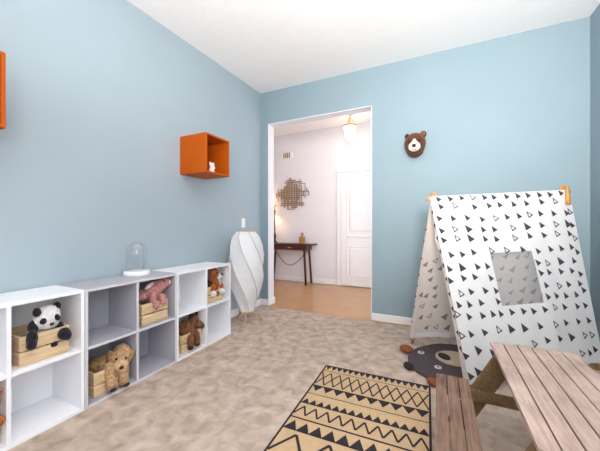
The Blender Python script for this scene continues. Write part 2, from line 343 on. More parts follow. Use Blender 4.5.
# right wall with a window that lights the room (behind the camera)
W0, W1, WZ0, WZ1 = -1.45, .05, .75, 2.45
w = MB()
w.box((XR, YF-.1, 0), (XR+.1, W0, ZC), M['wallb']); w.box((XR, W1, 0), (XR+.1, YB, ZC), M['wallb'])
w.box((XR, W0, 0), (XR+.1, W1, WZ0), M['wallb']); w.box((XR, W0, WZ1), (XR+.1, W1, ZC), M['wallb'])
struct(w.build('wall_right'))
w = MB()
V0, V1, VZ0, VZ1 = -1.5, .7, .7, 2.5
w.box((XL, YF-.1, 0), (V0, YF, ZC), M['wall']); w.box((V1, YF-.1, 0), (XR, YF, ZC), M['wall'])
w.box((V0, YF-.1, 0), (V1, YF, VZ0), M['wall']); w.box((V0, YF-.1, VZ1), (V1, YF, ZC), M['wall'])
struct(w.build('wall_front'))
def window(name, a, b, axis):
    f = MB(); (x0, y0, z0), (x1, y1, z1) = a, b; t = .05
    if axis == 'x':
        f.box((x0, y0, z0), (x1, y0+t, z1), M['white']); f.box((x0, y1-t, z0), (x1, y1, z1), M['white'])
        f.box((x0, y0, z0), (x1, y1, z0+t), M['white']); f.box((x0, y0, z1-t), (x1, y1, z1), M['white'])
        f.box((x0+.01, y0, (z0+z1)/2-.02), (x1-.01, y1, (z0+z1)/2+.02), M['white'])
        g = ((x0+x1)/2-.003, y0+t, z0+t), ((x0+x1)/2+.003, y1-t, z1-t)
    else:
        f.box((x0, y0, z0), (x0+t, y1, z1), M['white']); f.box((x1-t, y0, z0), (x1, y1, z1), M['white'])
        f.box((x0, y0, z0), (x1, y1, z0+t), M['white']); f.box((x0, y0, z1-t), (x1, y1, z1), M['white'])
        f.box((x0, y0+.01, (z0+z1)/2-.02), (x1, y1-.01, (z0+z1)/2+.02), M['white'])
        g = (x0+t, (y0+y1)/2-.003, z0+t), (x1-t, (y0+y1)/2+.003, z1-t)
    o = struct(f.build(name)); MB().box(*g, M['glass']).build('window_pane', o)
window('window_1', (XR+.02, W0, WZ0), (XR+.08, W1, WZ1), 'x')
window('window_2', (V0, YF-.08, VZ0), (V1, YF-.02, VZ1), 'y')
w = MB()
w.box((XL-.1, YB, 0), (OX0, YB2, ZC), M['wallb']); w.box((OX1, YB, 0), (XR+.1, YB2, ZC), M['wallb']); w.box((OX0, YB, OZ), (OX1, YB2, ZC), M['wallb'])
struct(w.build('wall_back'))
w = MB()   # painted returns of the opening
w.box((OX0, YB-.001, 0), (OX0+.008, YB2+.001, OZ), M['hallw']); w.box((OX1-.008, YB-.001, 0), (OX1, YB2+.001, OZ), M['hallw'])
w.box((OX0, YB-.001, OZ-.008), (OX1, YB2+.001, OZ), M['hallw'])
struct(w.build('trim_1'))
struct(MB().box((HXL, YH, 0), (HXR, YH+.1, ZC), M['hallw']).build('wall_hall_back'))
struct(MB().box((HXL-.1, YB2, 0), (HXL, YH+.1, ZC), M['hallw']).build('wall_hall_left'))
struct(MB().box((HXR, YB2, 0), (HXR+.1, YH+.1, ZC), M['hallw']).build('wall_hall_right'))
w = MB(); w.box((HXL, YB2, 0), (OX0, YB2+.004, ZC), M['hallw']); w.box((OX1, YB2, 0), (HXR, YB2+.004, ZC), M['hallw']); w.box((OX0, YB2, OZ), (OX1, YB2+.004, ZC), M['hallw'])
struct(w.build('wall_hall_front'))

def baseboard(name, segs):
    b = MB()
    for (a, c) in segs:
        b.box(a, c, M['white'], .004)
    return struct(b.build(name))
BH = .085
baseboard('baseboard_back', [((XL, YB-.014, 0), (OX0, YB, BH)), ((OX1, YB-.014, 0), (XR, YB, BH)), ((OX0, YB-.014, 0), (OX0+.022, YB2+.014, BH))])
baseboard('baseboard_left', [((XL, YF, 0), (XL+.014, YB-.014, BH))])
baseboard('baseboard_right', [((XR-.014, YF, 0), (XR, YB-.014, BH))])
baseboard('baseboard_hall', [((HXL, YH-.014, 0), (-1.668, YH, .09)), ((-.7, YH-.014, 0), (HXR, YH, .09))])

# hall door with its casing
DX0, DX1, DZ = -1.585, -.775, 2.04
d = MB().box((DX0, YH-.022, .012), (DX1, YH-.002, DZ), M['white'], .002)
door = struct(d.build('door_1'))
def arch(x0, x1, z0, z1, rise, n=14):
    pts = [(x0, z0), (x1, z0)]
    for i in range(n+1):
        t = i/n; x = x1+(x0-x1)*t
        pts.append((x, z1 + rise*math.sin(PI*t)))
    return pts
def moulded(parent, pts, y):
    p = MB(); n = len(pts); cx = sum(q[0] for q in pts)/n; cz = sum(q[1] for q in pts)/n
    def ring(k, dy): return [p.bm.verts.new((cx+(x-cx)*(1-k/abs(.3)), y+dy, cz+(z-cz)*(1-k/abs(.45)))) for x, z in pts]
    rs = [ring(0, 0), ring(.012, -.009), ring(.03, -.002), ring(.055, -.002), ring(.075, -.011)]
    for A, B in zip(rs, rs[1:]):
        for j in range(n): p.bm.faces.new((A[j], A[(j+1) % n], B[(j+1) % n], B[j]))
    p.bm.faces.new(rs[-1]); p.mi(M['white'])
    return p.build('door_panel', parent)
moulded(door, arch(DX0+.1, DX1-.1, .87, 1.78, .09), YH-.0225)
moulded(door, [(DX0+.1, .13), (DX1-.1, .13), (DX1-.1, .72), (DX0+.1, .72)], YH-.0225)
k = MB(); k.lathe([(.0, 0), (.03, .0), (.03, .008), (.011, .012), (.011, .04), (.027, .052), (.029, .066), (.018, .078), (0, .08)], M['brass'], n=20)
kn = k.build('door_knob', door, (DX1-.06, YH-.022, .96)); kn.rotation_euler = (PI/2, 0, 0)
t = MB()
for (a, b) in (((DX0-.075, 0), (DX0-.008, DZ+.011)), ((DX1+.008, 0), (DX1+.075, DZ+.011)), ((DX0-.075, DZ+.012), (DX1+.075, DZ+.08))):
    t.box((a[0], YH-.03, a[1]), (b[0], YH, b[1]), M['white'], .006)
struct(t.build('trim_2'))

# ------------------------------------------------------------------ cube shelf units
X0, X1, UH, T = XL+.018, -1.867, .707, .018
def cube_unit(label, y0, m, medge):
    W = .658; u = thing('cube_shelf', label, 'shelf', (X0, y0, 0)); D = X1-X0
    def panel(name, a, b, mm=None):
        p = MB().box(a, b, mm or m, .0012)
        if medge and name != 'back_panel':                     # pale edge banding along the open front
            p.box((D-.0005, a[1]+.001, a[2]+.001), (D+.0012, b[1]-.001, b[2]-.001), medge)
        p.build(name, u)
    panel('side_panel', (0, 0, 0), (D, T, UH)); panel('side_panel', (0, W-T, 0), (D, W, UH))
    panel('top_panel', (0, T, UH-T), (D, W-T, UH)); panel('bottom_panel', (0, T, 0), (D, W-T, T))
    panel('shelf_board', (.004, T, UH/2-T/2), (D-.002, W-T, UH/2+T/2))
    for z0, z1 in ((T, UH/2-T/2), (UH/2+T/2, UH-T)): panel('divider', (.004, W/2-T/2, z0), (D-.002, W/2+T/2, z1))
    panel('back_panel', (.0005, T, T), (.004, W-T, UH-T))
    return u
cube_unit('white cube shelf nearest the camera, holding the panda', .318, M['unitw'], None)
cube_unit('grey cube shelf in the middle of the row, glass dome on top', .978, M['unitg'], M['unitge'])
cube_unit('white cube shelf at the far end of the row beside the paper lamp', 1.638, M['unitw'], None)

# ------------------------------------------------------------------ pine crates
def crate(label, loc, h=.152):
    c = thing('wooden_crate', label, 'crate', loc, 0, 'pine crates in the cube shelves'); w, d, t = .108, .115, .009
    def planks(name, f):
        p = MB()
        for z0, z1 in ((.004, h*.475), (h*.52, h)): f(p, z0, z1)
        p.build(name, c)
    planks('front_slats', lambda p, a, b: p.box((d-t, -w, a), (d, w, b), M['pine'], .0015))
    planks('back_slats', lambda p, a, b: p.box((-d, -w, a), (-d+t, w, b), M['pine'], .0015))
    for s in (-1, 1):
        planks('side_slats', lambda p, a, b: p.box((-d+t, s*w, a), (d-t, s*(w-t), b), M['pine'], .0015))
    MB().box((-d+t, -w+t, .004), (d-t, w-t, .012), M['pine']).build('crate_bottom', c)
    for sx in (-1, 1):
        for sy in (-1, 1):
            MB().box((sx*(d-t), sy*(w-t), .012), (sx*(d-t-.014), sy*(w-t-.014), h-.006), M['pine']).build('corner_post', c)
    return c
zl, zu = T, UH/2+T/2
c0 = crate('pine slatted crate holding the black and white panda', (-2.018, .806, zu))
for (label, y, z) in (('pine slatted crate under the tan floppy-eared plush animal', 1.155, zl), ('pine slatted crate under the dusty pink plush animal', 1.473, zu),
                      ('pine slatted crate behind the brown plush horse', 1.826, zl), ('pine slatted crate holding the brown and white plush puppy', 2.11, zu),
                      ('pine slatted crate at the left edge of the photo, holding an orange plush', .49, zl)):
    dup(c0, (-2.018, y, z), label)

# ------------------------------------------------------------------ plush toys
def toy(key, label, name, loc, mats):
    t = thing(name, label, 'stuffed animal', loc, 0, 'plush animals in the cube shelves')
    blob('body', ANIMALS[key], [M[x] for x in mats], t, .0055)
    return t
def face(t, key, names, mats):
    for (x, y, z, rx, ry, rz, mi, tl), n, m in zip(FACE[key], names, mats):
        MB().ball((x, y, z), (rx, ry, rz), M[m], Matrix.Rotation(tl, 4, 'X'), 14).build(n, t)
p = toy('panda', 'black and white plush panda leaning over a pine crate', 'plush_panda', (-2.0, .806, zu), ['pl_white', 'pl_black'])
face(p, 'panda', ['eye_patch', 'eye_patch', 'nose', 'eye', 'eye'], ['pl_black', 'pl_black', 'bead', 'bead', 'bead'])
p = toy('pup', 'tan shaggy plush animal with floppy ears hanging over its crate', 'plush_dog', (-1.99, 1.155, zl), ['pl_tan', 'pl_dtan', 'pl_ltan'])
face(p, 'pup', ['nose', 'eye', 'eye'], ['pl_dbrown', 'bead', 'bead'])
for (x, y, z) in ((.146, -.026, .03), (.142, .06, .018)): MB().ball((x, y, z), (.014, .022, .011), M['pl_dbrown']).build('paw_pad', p)
p = toy('pink', 'dusty pink plush animal with a pale nose lying across its crate', 'plush_rabbit', (-2.0, 1.473, zu), ['pl_pink', 'pl_lpink'])
face(p, 'pink', ['eye'], ['bead'])
p = toy('horse', 'brown plush horse with dark ears standing against its crate', 'plush_horse', (-1.99, 1.826, zl), ['pl_brown', 'pl_dbrown'])
face(p, 'horse', ['eye'], ['bead'])
p = toy('beagle', 'brown and white plush puppy with droopy ears sitting in its crate', 'plush_puppy', (-2.0, 2.11, zu), ['pl_rust', 'pl_brown', 'pl_white', 'pl_dbrown'])
face(p, 'beagle', ['nose', 'eye'], ['bead', 'bead'])
p = toy('tiger', 'orange plush animal cut off by the left edge of the photo', 'plush_animal', (-2.0, .52, zl), ['pl_orng', 'pl_dbrown'])

# ------------------------------------------------------------------ glass dome on the grey unit
t = thing('glass_cloche', 'clear glass dome on a round white base on the grey shelf', 'glass dome', (-2.082, 1.45, UH))
MB().lathe([(0, 0), (.09, 0), (.092, .004), (.092, .026), (.086, .032), (0, .032)], M['plaswht'], n=48).build('base', t)
g = [(.071, .033), (.072, .06), (.072, .178)] + [(.072*math.cos(a*PI/20), .178+.072*math.sin(a*PI/20)) for a in range(1, 10)] + [(0, .25)]
MB().lathe(g, M['glass'], n=48).build('dome', t)

# ------------------------------------------------------------------ orange wall cubes and the figurine
def wall_cube(label, y0, z0, z1):
    W = .32; c = thing('wall_cube', label, 'wall shelf', (XL, y0, z0), 0, 'orange wall cubes'); D, H, t = .323, z1-z0, .017
    for n, a, b in (('side_panel', (0, 0, 0), (D, t, H)), ('side_panel', (0, W-t, 0), (D, W, H)), ('top_panel', (0, t, H-t), (D, W-t, H)),
                    ('bottom_panel', (0, t, 0), (D, W-t, t)), ('back_panel', (.001, t, t), (.008, W-t, H-t))):
        MB().box(a, b, M['orange'], .002).build(n, c)
    return c
wall_cube('open orange wall cube with a pale figurine inside, near the room corner', 1.966, 1.567, 1.925)
wall_cube('open orange wall cube cut off by the left edge of the photo', .319, 1.55, 1.914)
f = thing('animal_figurine', 'small pale pink animal figurine standing inside the orange wall cube', 'figurine', (-1.935, 2.095, 1.5845))
blob('body', [(0, 0, .028, .022, .024, .03, 0, 0), (.006, 0, .071, .025, .028, .022, 0, 0), (.004, -.023, .091, .009, .011, .009, 0, 0), (.004, .023, .091, .009, .011, .009, 0, 0),
              (.02, -.012, .01, .01, .009, .009, 0, 0), (.02, .012, .01, .01, .009, .009, 0, 0), (.02, .018, .045, .007, .008, .016, 0, 0), (.02, -.018, .045, .007, .008, .016, 0, 0), (.026, 0, .068, .01, .01, .008, 0, 0)], [M['figur']], f, .003, 0, 2)
for s in (-1, 1): MB().ball((.029, s*.01, .077), .0025, M['bead']).build('eye', f)
MB().ball((.037, 0, .069), .003, M['bead']).build('nose', f)

# ------------------------------------------------------------------ bear head on the back wall
t = thing('bear_trophy', 'brown felt bear head with a cream muzzle hung on the wall', 'wall decoration', (-.219, YB, 1.945))
blob('head', [(0, -.07, .005, .108, .1, .112, 0, 0), (0, -.065, -.04, .092, .085, .098, 0, 0), (0, -.02, 0, .1, .02, .1, 0, 0)], [M['bearhd']], t, .008, .001)
for s, m, k in ((-1, 'pl_dbrown', .75), (1, 'brownfelt', 1.)):
    e = MB().ball((s*.08, -.055, .098), (.032*k, .02, .036*k), M['bearhd'], None, 18).build('ear', t)
    MB().ball((s*.08, -.069, .098), (.02*k, .01, .024*k), M[m], None, 16).build('ear_lining', e)
mz = blob('muzzle', [(0, -.16, -.047, .06, .035, .052, 0, 0), (0, -.168, -.024, .036, .03, .04, 0, 0), (0, -.15, .01, .026, .022, .035, 0, 0)], [M['figur']], t, .006, .0005)
mz['label'] = 'cream felt muzzle'
MB().ball((-.002, -.2, -.047), (.021, .014, .019), M['pl_dbrown']).build('nose', t)
MB().tube([(-.02, -.186, -.084), (-.008, -.191, -.09), (0, -.194, -.08), (.008, -.191, -.09), (.02, -.186, -.084)], .0025, M['bead'], 6).build('mouth', t)
for s in (-1, 1): MB().ball((s*.05, -.157, .012), .011, M['bead']).build('eye', t)

# ------------------------------------------------------------------ light switch
t = thing('light_switch', 'white light switch plate on the left wall above the paper lamp', 'light switch', (XL, 2.945, 1.118))
MB().box((0, -.035, -.058), (.006, .035, .058), M['plaswht'], .002).build('plate', t)
MB().box((.006, -.016, -.033), (.011, .016, .033), M['plaswht'], .002).build('rocker', t)

# ------------------------------------------------------------------ paper floor lamp
t = thing('floor_lamp', 'white twisted paper floor lamp on wooden legs in the corner', 'lamp', (-1.965, 2.69, 0))
prof = [(.0, .085), (.09, .11), (.17, .142), (.28, .176), (.4, .198), (.52, .204), (.64, .199), (.76, .18), (.85, .15), (.905, .105)]
NS, TW, Z0 = 7, -1.9, .115
def lamp_pt(k, s, out=0.):
    z = prof[-1][0]*s
    for (za, ra), (zb, rb) in zip(prof, prof[1:]):
        if za <= z <= zb + 1e-9: r = ra+(rb-ra)*(z-za)/(zb-za); break
    a = 2*PI*k/NS + TW*s + .3
    return Vector(((r+out)*math.cos(a), (r+out)*math.sin(a), Z0+z))
sh = MB(); NL = 30
g = [[sh.bm.verts.new(lamp_pt(k, i/NL, 0 if k == int(k) else -.016)) for k in (j*.5 for j in range(NS*2))] for i in range(NL+1)]
for i in range(NL):
    for j in range(NS*2):
        q = sh.bm.faces.new((g[i][j], g[i][(j+1) % (NS*2)], g[i+1][(j+1) % (NS*2)], g[i+1][j]))
sh.mi(M['paper']); shade = sh.build('lamp_shade', t)
for k in range(NS):
    r = MB()
    A = [lamp_pt(k, i/NL, .006) for i in range(NL+1)]; B = [lamp_pt(k+.05, i/NL, .002) for i in range(NL+1)]; D_ = [lamp_pt(k-.05, i/NL, .002) for i in range(NL+1)]
    for i in range(NL):
        r.face((A[i], B[i], B[i+1], A[i+1]), M['paper']); r.face((D_[i], A[i], A[i+1], D_[i+1]), M['seam'])
    r.build('paper_fold', shade)
MB().lathe([(.1, 0), (.106, .0), (.106, .006), (.1, .006), (.1, 0)], M['blond'], (0, 0, Z0+prof[-1][0]-.002), 32).build('top_ring', t)
MB().lathe([(0, 0), (.084, 0), (.084, .012), (0, .012)], M['blond'], (0, 0, Z0-.006), 24).build('base_ring', t)
for a in (-58, 38, 165):
    ca, sa = math.cos(math.radians(a)), math.sin(math.radians(a))
    MB().tube([(.05*ca, .05*sa, Z0+.004), (.185*ca, .185*sa, 0.004)], .009, M['blond'], 10, .006).build('leg', t)
MB().tube([(.02, .0, .3), (.02, 0, .12)], .012, M['plaswht'], 10).build('lamp_socket', t)

# ------------------------------------------------------------------ play tent
R1, R2 = Vector((-.05, 2.48, 1.307)), Vector((.946, 3.07, 1.375))
FA, FB = Vector((.196, 2.13, 0)), Vector((1.1085, 2.918, 0))
BA, BB = Vector((-.243, 2.758, 0)), Vector((.80, 3.21, 0))
tent = thing('play_tent', 'white triangle-print canvas play tent on wooden poles in the corner', 'tent', (.43, 2.75, 0))
O = Vector((.43, 2.75, 0))
def surf(u, v, back=False):
    a = R1.lerp(BA if back else FA, v); b = R2.lerp(BB if back else FB, v)
    return a.lerp(b, u) - O
def panel_n(u, v, back=False):
    n = (surf(u+.01, v, back)-surf(u-.01, v, back)).cross(surf(u, v+.01, back)-surf(u, v-.01, back)).normalized()
    return n if n.y < 0 else -n                                # both print sides look towards the room
def wav(u, v, back=False):
    k = .006*math.sin(v*PI)*(math.sin(u*9+v*3)+.6*math.sin(u*17-v*5)) + .004*v*math.sin(u*31)
    return surf(u, v, back) + panel_n(u, v, back)*(k+.012*(0 if back else 1))
WU0, WU1, WV0, WV1 = .328, .624, .343, .621
def canvas(name, back, v1, m, u0, u1, hole):
    p = MB()
    us = sorted(set([u0+(u1-u0)*i/30 for i in range(31)] + ([WU0, WU1] if hole else [])))
    vs = sorted(set([v1*i/30 for i in range(31)] + ([WV0, WV1] if hole else [])))
    V = {}
    def vert(i, j):
        if (i, j) not in V: V[i, j] = p.bm.verts.new(wav(us[i], vs[j]*(1+.006*math.sin(us[i]*40)*(j == len(vs)-1)), back))
        return V[i, j]
    mi = p.mi(m)
    for i in range(len(us)-1):
        for j in range(len(vs)-1):
            cu, cv = (us[i]+us[i+1])/2, (vs[j]+vs[j+1])/2
            if hole and WU0 < cu < WU1 and WV0 < cv < WV1: continue
            if not back and cv < .07 and cu > .985: continue   # slot where the pole comes through
            f = p.bm.faces.new((vert(i, j), vert(i+1, j), vert(i+1, j+1), vert(i, j+1))); f.material_index = mi; f.smooth = True
    return p
TS = {0: .026, 1: .028, 2: .033}
def prints(p, items, back, m, flip=1):
    LU, LV = 1.19, 1.37
    for (u, v, k) in items:
        s = TS[k]; rot = random.uniform(-.12, .12)
        tri = [(-.85, -1.0), (-.62, 1.05), (1.05, .3)]
        cr, sr = math.cos(rot), math.sin(rot)
        tri = [(flip*(x*cr-y*sr)*s*.95, (x*sr+y*cr)*s) for x, y in tri]
        n = panel_n(u, v, back)*.0022
        q = lambda x, y: wav(u+x/LU, max(.001, v+y/LV), back) + n
        if k == 1:
            inn = [(x*.5, y*.5) for x, y in [(a-.03*s*0, b) for a, b in tri]]
            cx = sum(a for a, b in tri)/3; cy = sum(b for a, b in tri)/3
            inn = [(cx+(a-cx)*.55, cy+(b-cy)*.55) for a, b in tri]
            for a in range(3):
                b = (a+1) % 3
                p.face((q(*tri[a]), q(*tri[b]), q(*inn[b]), q(*inn[a])), m)
        else:
            p.face([q(*c) for c in tri], m)
fp = canvas('tmp', False, .955, M['fabric'], -.012, 1.012, True)
prints(fp, [x for x in FRONT_PRINT if .0 < x[0] < 1], False, M['print'])
pan = fp.build('front_canvas', tent)
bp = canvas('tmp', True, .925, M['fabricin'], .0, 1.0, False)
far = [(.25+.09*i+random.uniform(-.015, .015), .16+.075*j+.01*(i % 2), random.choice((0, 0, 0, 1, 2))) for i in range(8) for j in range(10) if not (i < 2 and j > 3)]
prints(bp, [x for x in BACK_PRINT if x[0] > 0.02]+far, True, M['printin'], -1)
bp.build('back_canvas', tent, label='shade-tinted back canvas seen from inside')
# netting window
wn = MB(); n_ = 8
gv = [[wn.bm.verts.new(wav(WU0+(WU1-WU0)*i/n_, WV0+(WV1-WV0)*j/n_) - panel_n(.5, .5)*.002) for j in range(n_+1)] for i in range(n_+1)]
for i in range(n_):
    for j in range(n_): wn.bm.faces.new((gv[i][j], gv[i+1][j], gv[i+1][j+1], gv[i][j+1]))
wn.mi(M['net']); wn.build('window_netting', tent, label='grey netting window')
# sleeves: the canvas folded round the poles at the open end
def sleeve(name, foot, inward, w0, w1, m, v0, v1, items, back):
    p = MB(); n = 24
    A = [R1.lerp(foot, v0+(v1-v0)*i/n) - O for i in range(n+1)]
    if not back: A = [wav(-.012, v0+(v1-v0)*i/n) for i in range(n+1)]
    B = [a + inward*(w0+(w1-w0)*i/n) + Vector((0, 0, .004*math.sin(i*1.3))) for i, a in enumerate(A)]
    for i in range(n): p.face((A[i], A[i+1], B[i+1], B[i]), m)
    nn = (A[-1]-A[0]).cross(B[-1]-A[-1]).normalized(); nn = nn if nn.dot(Vector((-.5, -1, 0))) > 0 else -nn
    for (v, s, k) in items:
        i = (v-v0)/(v1-v0)*n; c = A[int(i)].lerp(B[int(i)], k) + nn*.003
        d1 = (A[-1]-A[0]).normalized(); d2 = inward
        p.face((c-d1*s-d2*s*.5, c+d1*s-d2*s*.3, c+d2*s*.7), M['print'])
    p.build(name, tent)
inw = (BA-FA).normalized()
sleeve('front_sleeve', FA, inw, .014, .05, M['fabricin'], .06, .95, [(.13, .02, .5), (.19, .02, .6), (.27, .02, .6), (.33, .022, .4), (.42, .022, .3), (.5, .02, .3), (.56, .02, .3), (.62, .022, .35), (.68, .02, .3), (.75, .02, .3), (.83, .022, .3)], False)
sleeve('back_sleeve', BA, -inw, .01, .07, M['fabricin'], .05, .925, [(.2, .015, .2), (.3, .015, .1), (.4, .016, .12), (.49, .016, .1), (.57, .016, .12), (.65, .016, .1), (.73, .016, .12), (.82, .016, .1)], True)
# hem band along the bottom of the back canvas
hb = MB()
for i in range(30):
    u0, u1 = i/30, (i+1)/30
    hb.face([wav(u, v, True)+panel_n(u, v, True)*(.004+.003*math.sin(u*60+v*9)) for u, v in ((u0, .895), (u1, .895), (u1, .93+.004*math.sin(u1*50)), (u0, .93+.004*math.sin(u0*50)))], M['fabric'])
hb.build('hem', tent)
# poles crossing at both ends and the ridge pole
nF, nB = panel_n(.5, .5), panel_n(.5, .5, True)
rdir = (R2-R1).normalized()
for top, f, b, sg in ((R1, FA, BA, 1), (R2, FB, BB, -1)):
    for q, off in ((f, -nF*.006 + rdir*sg*.024), (b, -nB*.02 + rdir*sg*.05)):
        dv = (top-q).normalized()
        MB().tube([q-O+off+Vector((0, 0, .008)), top-O+off*.6+dv*.035], .0115, M['pole'], 12).build('pole', tent)
rd = (R2-R1).normalized()
MB().tube([R1-O-rd*.04+Vector((0, 0, -.018)), R2-O+rd*.03+Vector((0, 0, -.018))], .011, M['pole'], 12).build('ridge_pole', tent)
MB().tube([R2-O+Vector((-.002, -.022, .03)), R2-O+Vector((-.002, -.05, -.122))], .012, M['pole'], 12, .02).build('pole_end', tent)
for top in (R1, R2):
    w_ = MB()
    for k in range(3): w_.tube([top-O+rd*(.02*math.cos(a*PI/6))+Vector((0, .018*math.sin(a*PI/6), -.012+k*.006)) for a in range(13)], .003, M['seam'], 6)
    w_.build('lashing', tent)
MB().tube([wav(.005, .17)+inw*.03, wav(-.004, .25)+inw*.05, wav(-.004, .36)+inw*.02], .006, M['fabric'], 8).build('tie_strap', tent)

# ------------------------------------------------------------------ bear play mat
def smooth_poly(P_, n=6):
    out = []
    for i in range(len(P_)):
        a, b, c, d = (Vector((*P_[(i+k) % len(P_)], 0)) for k in (-1, 0, 1, 2))
        for j in range(n):
            s = j/n; out.append(tuple(.5*((2*b)+(c-a)*s+(2*a-5*b+4*c-d)*s*s+(3*b-a-3*c+d)*s**3))[:2])
    return out
bm_ = thing('bear_mat', 'charcoal bear-shaped play mat on the carpet, partly inside the tent', 'play mat', (0, 2.5, 0))
def loc2(q): return (q[0], q[1]-2.5)
outline = [(-.2, 2.615), (-.168, 2.70), (-.104, 2.785), (-.03, 2.865), (.05, 2.905), (.153, 2.925), (.28, 2.90), (.40, 2.80), (.47, 2.66), (.45, 2.5), (.36, 2.36), (.24, 2.24), (.12, 2.16), (.01, 2.135),
           (-.05, 2.187), (-.09, 2.237), (-.145, 2.285), (-.19, 2.36), (-.215, 2.45), (-.222, 2.53)]
MB().prism(smooth_poly([loc2(q) for q in outline]), 0.001, .018, M['matgrey']).build('mat_body', bm_)
def oval(c, a, b, ang, n=28): return [(c[0]+a*math.cos(2*PI*i/n)*math.cos(ang)-b*math.sin(2*PI*i/n)*math.sin(ang), c[1]+a*math.cos(2*PI*i/n)*math.sin(ang)+b*math.sin(2*PI*i/n)*math.cos(ang)) for i in range(n)]
fa = math.atan2(.456, .89)
MB().prism(oval(loc2((.12, 2.61)), .14, .135, fa), .018, .026, M['mattan']).build('muzzle', bm_, label='tan felt muzzle')
MB().prism(oval(loc2((.045, 2.597)), .04, .062, fa), .026, .032, M['feltdk']).build('nose', bm_)
for q in ((-.128, 2.612), (0, 2.395)):
    e = MB().prism(oval(loc2(q), .025, .025, 0), .018, .024, M['feltwht']).build('eye', bm_, label='pale round felt eye')
    MB().prism(oval(loc2(q), .009, .009, 0), .024, .027, M['matgrey']).build('pupil', e)
def pad(name, q, r, m, z=.022, lab=None):
    MB().ball((*loc2(q), z), r, M[m], Matrix.Rotation(fa, 4, 'Z'), 20).build(name, bm_, label=lab)
pad('ear', (-.245, 2.63), (.055, .065, .024), 'brownfelt', .026, 'rust brown ear')
pad('ear', (-.2, 2.325), (.035, .055, .02), 'feltdk', .02)
pad('paw', (-.03, 2.15), (.035, .05, .022), 'brownfelt', .024, 'rust brown paw')

# ------------------------------------------------------------------ patterned rug
ang = math.radians(1.8)
RW, RL = .735, 1.18
rug = thing('patterned_rug', 'tan rug with black zigzag and triangle bands on the carpet', 'rug', (-.779, 2.09, 0), ang)
b = MB(); b.box((0, -RL, .001), (RW, 0, .008), M['rugtan'])
ZT = .0088
def q2(p0, p1, p2, p3): b.face([(x, -v, ZT) for x, v in (p0, p1, p2, p3)], M['rugblk'])
def t3(p0, p1, p2): b.face([(x, -v, ZT) for x, v in (p0, p1, p2)], M['rugblk'])
E0 = .012
q2((0, 0), (RW, 0), (RW, E0), (0, E0)); q2((0, RL-E0), (RW, RL-E0), (RW, RL), (0, RL)); q2((0, E0), (E0, E0), (E0, RL-E0), (0, RL-E0)); q2((RW-E0, E0), (RW, E0), (RW, RL-E0), (RW-E0, RL-E0))
def line(v, h): q2((E0, v), (RW-E0, v), (RW-E0, v+h), (E0, v+h))
def tris(vb, vt, n, ph=0.):
    w_ = (RW-2*E0)/n
    for i in range(n):
        x = E0+i*w_; t3((x, vb), (x+w_, vb), (x+w_/2, vt))
def zig(va, vb, n, th):
    h = (RW-2*E0)/n/2
    for i in range(int(round(n*2))):
        xa, xb = E0+i*h, E0+(i+1)*h; ya, yb = (va, vb) if i % 2 == 0 else (vb, va)
        dx, dy = xb-xa, yb-ya; l = math.hypot(dx, dy); nx, ny = -dy/l*th/2, dx/l*th/2
        q2((xa+nx, ya+ny), (xb+nx, yb+ny), (xb-nx, yb-ny), (xa-nx, ya-ny))
tris(E0, .068, 17); line(.083, .006)
zig(.108, .275, 5.5, .0095); ZT += .0003; zig(.275, .108, 5.5, .0095)
line(.292, .009); tris(.3, .362, 10); line(.394, .006)
tris(.502, .455, 15); line(.5, .009)
zig(.615, .535, 10, .011); line(.64, .011); tris(.738, .668, 10); line(.736, .009)
ZT += .0003; zig(.91, .77, 4, .015)
line(.945, .009); tris(.953, 1.015, 10); line(1.04, .006); zig(1.06, 1.13, 11, .01)
b.build('rug_mat', rug)

# ------------------------------------------------------------------ picnic table
TC = .43
pt = thing('picnic_table', 'weathered wooden kids picnic table with attached benches on the carpet', 'picnic table', (TC, 1.43, 0))
TH, BHT = .46, .25
tt = MB()
for i in range(6):
    w_ = .0592; x0 = .253-TC + i*w_
    tt.box((x0, -.418-.004*(i % 2), TH-.02), (x0+w_-.005, .412+.003*((i*7) % 3), TH), M[('board_a', 'board_b', 'board_c', 'board_a', 'board_b', 'board_b')[i]], .002)
tt.build('tabletop', pt)
for s in (-1, 1):
    bb = MB()
    for i in range(3):
        x = (-.009-TC)+i*.0545
        a, c = (x, x+.0495) if s < 0 else (-x-.0495, -x)
        bb.box((a, -.37, BHT-.02), (c, .372, BHT), M['bench_w'], .002)
    bb.build('bench_seat', pt)
for y in (-.335, .335):
    for s in (-1, 1):
        MB().bar((s*.106, y, TH-.024), (s*.345, y, .004), .092, .024, M['leg_w'], (0, 1, 0), .002).build('leg', pt)
    yy = y+(.025 if y < 0 else -.025)
    MB().box((-.43, yy-.012, BHT-.073), (.43, yy+.012, BHT-.021), M['leg_w'], .002).build('bench_beam', pt)
    MB().box((-.165, yy-.012, TH-.062), (.165, yy+.012, TH-.022), M['leg_w'], .002).build('top_beam', pt)

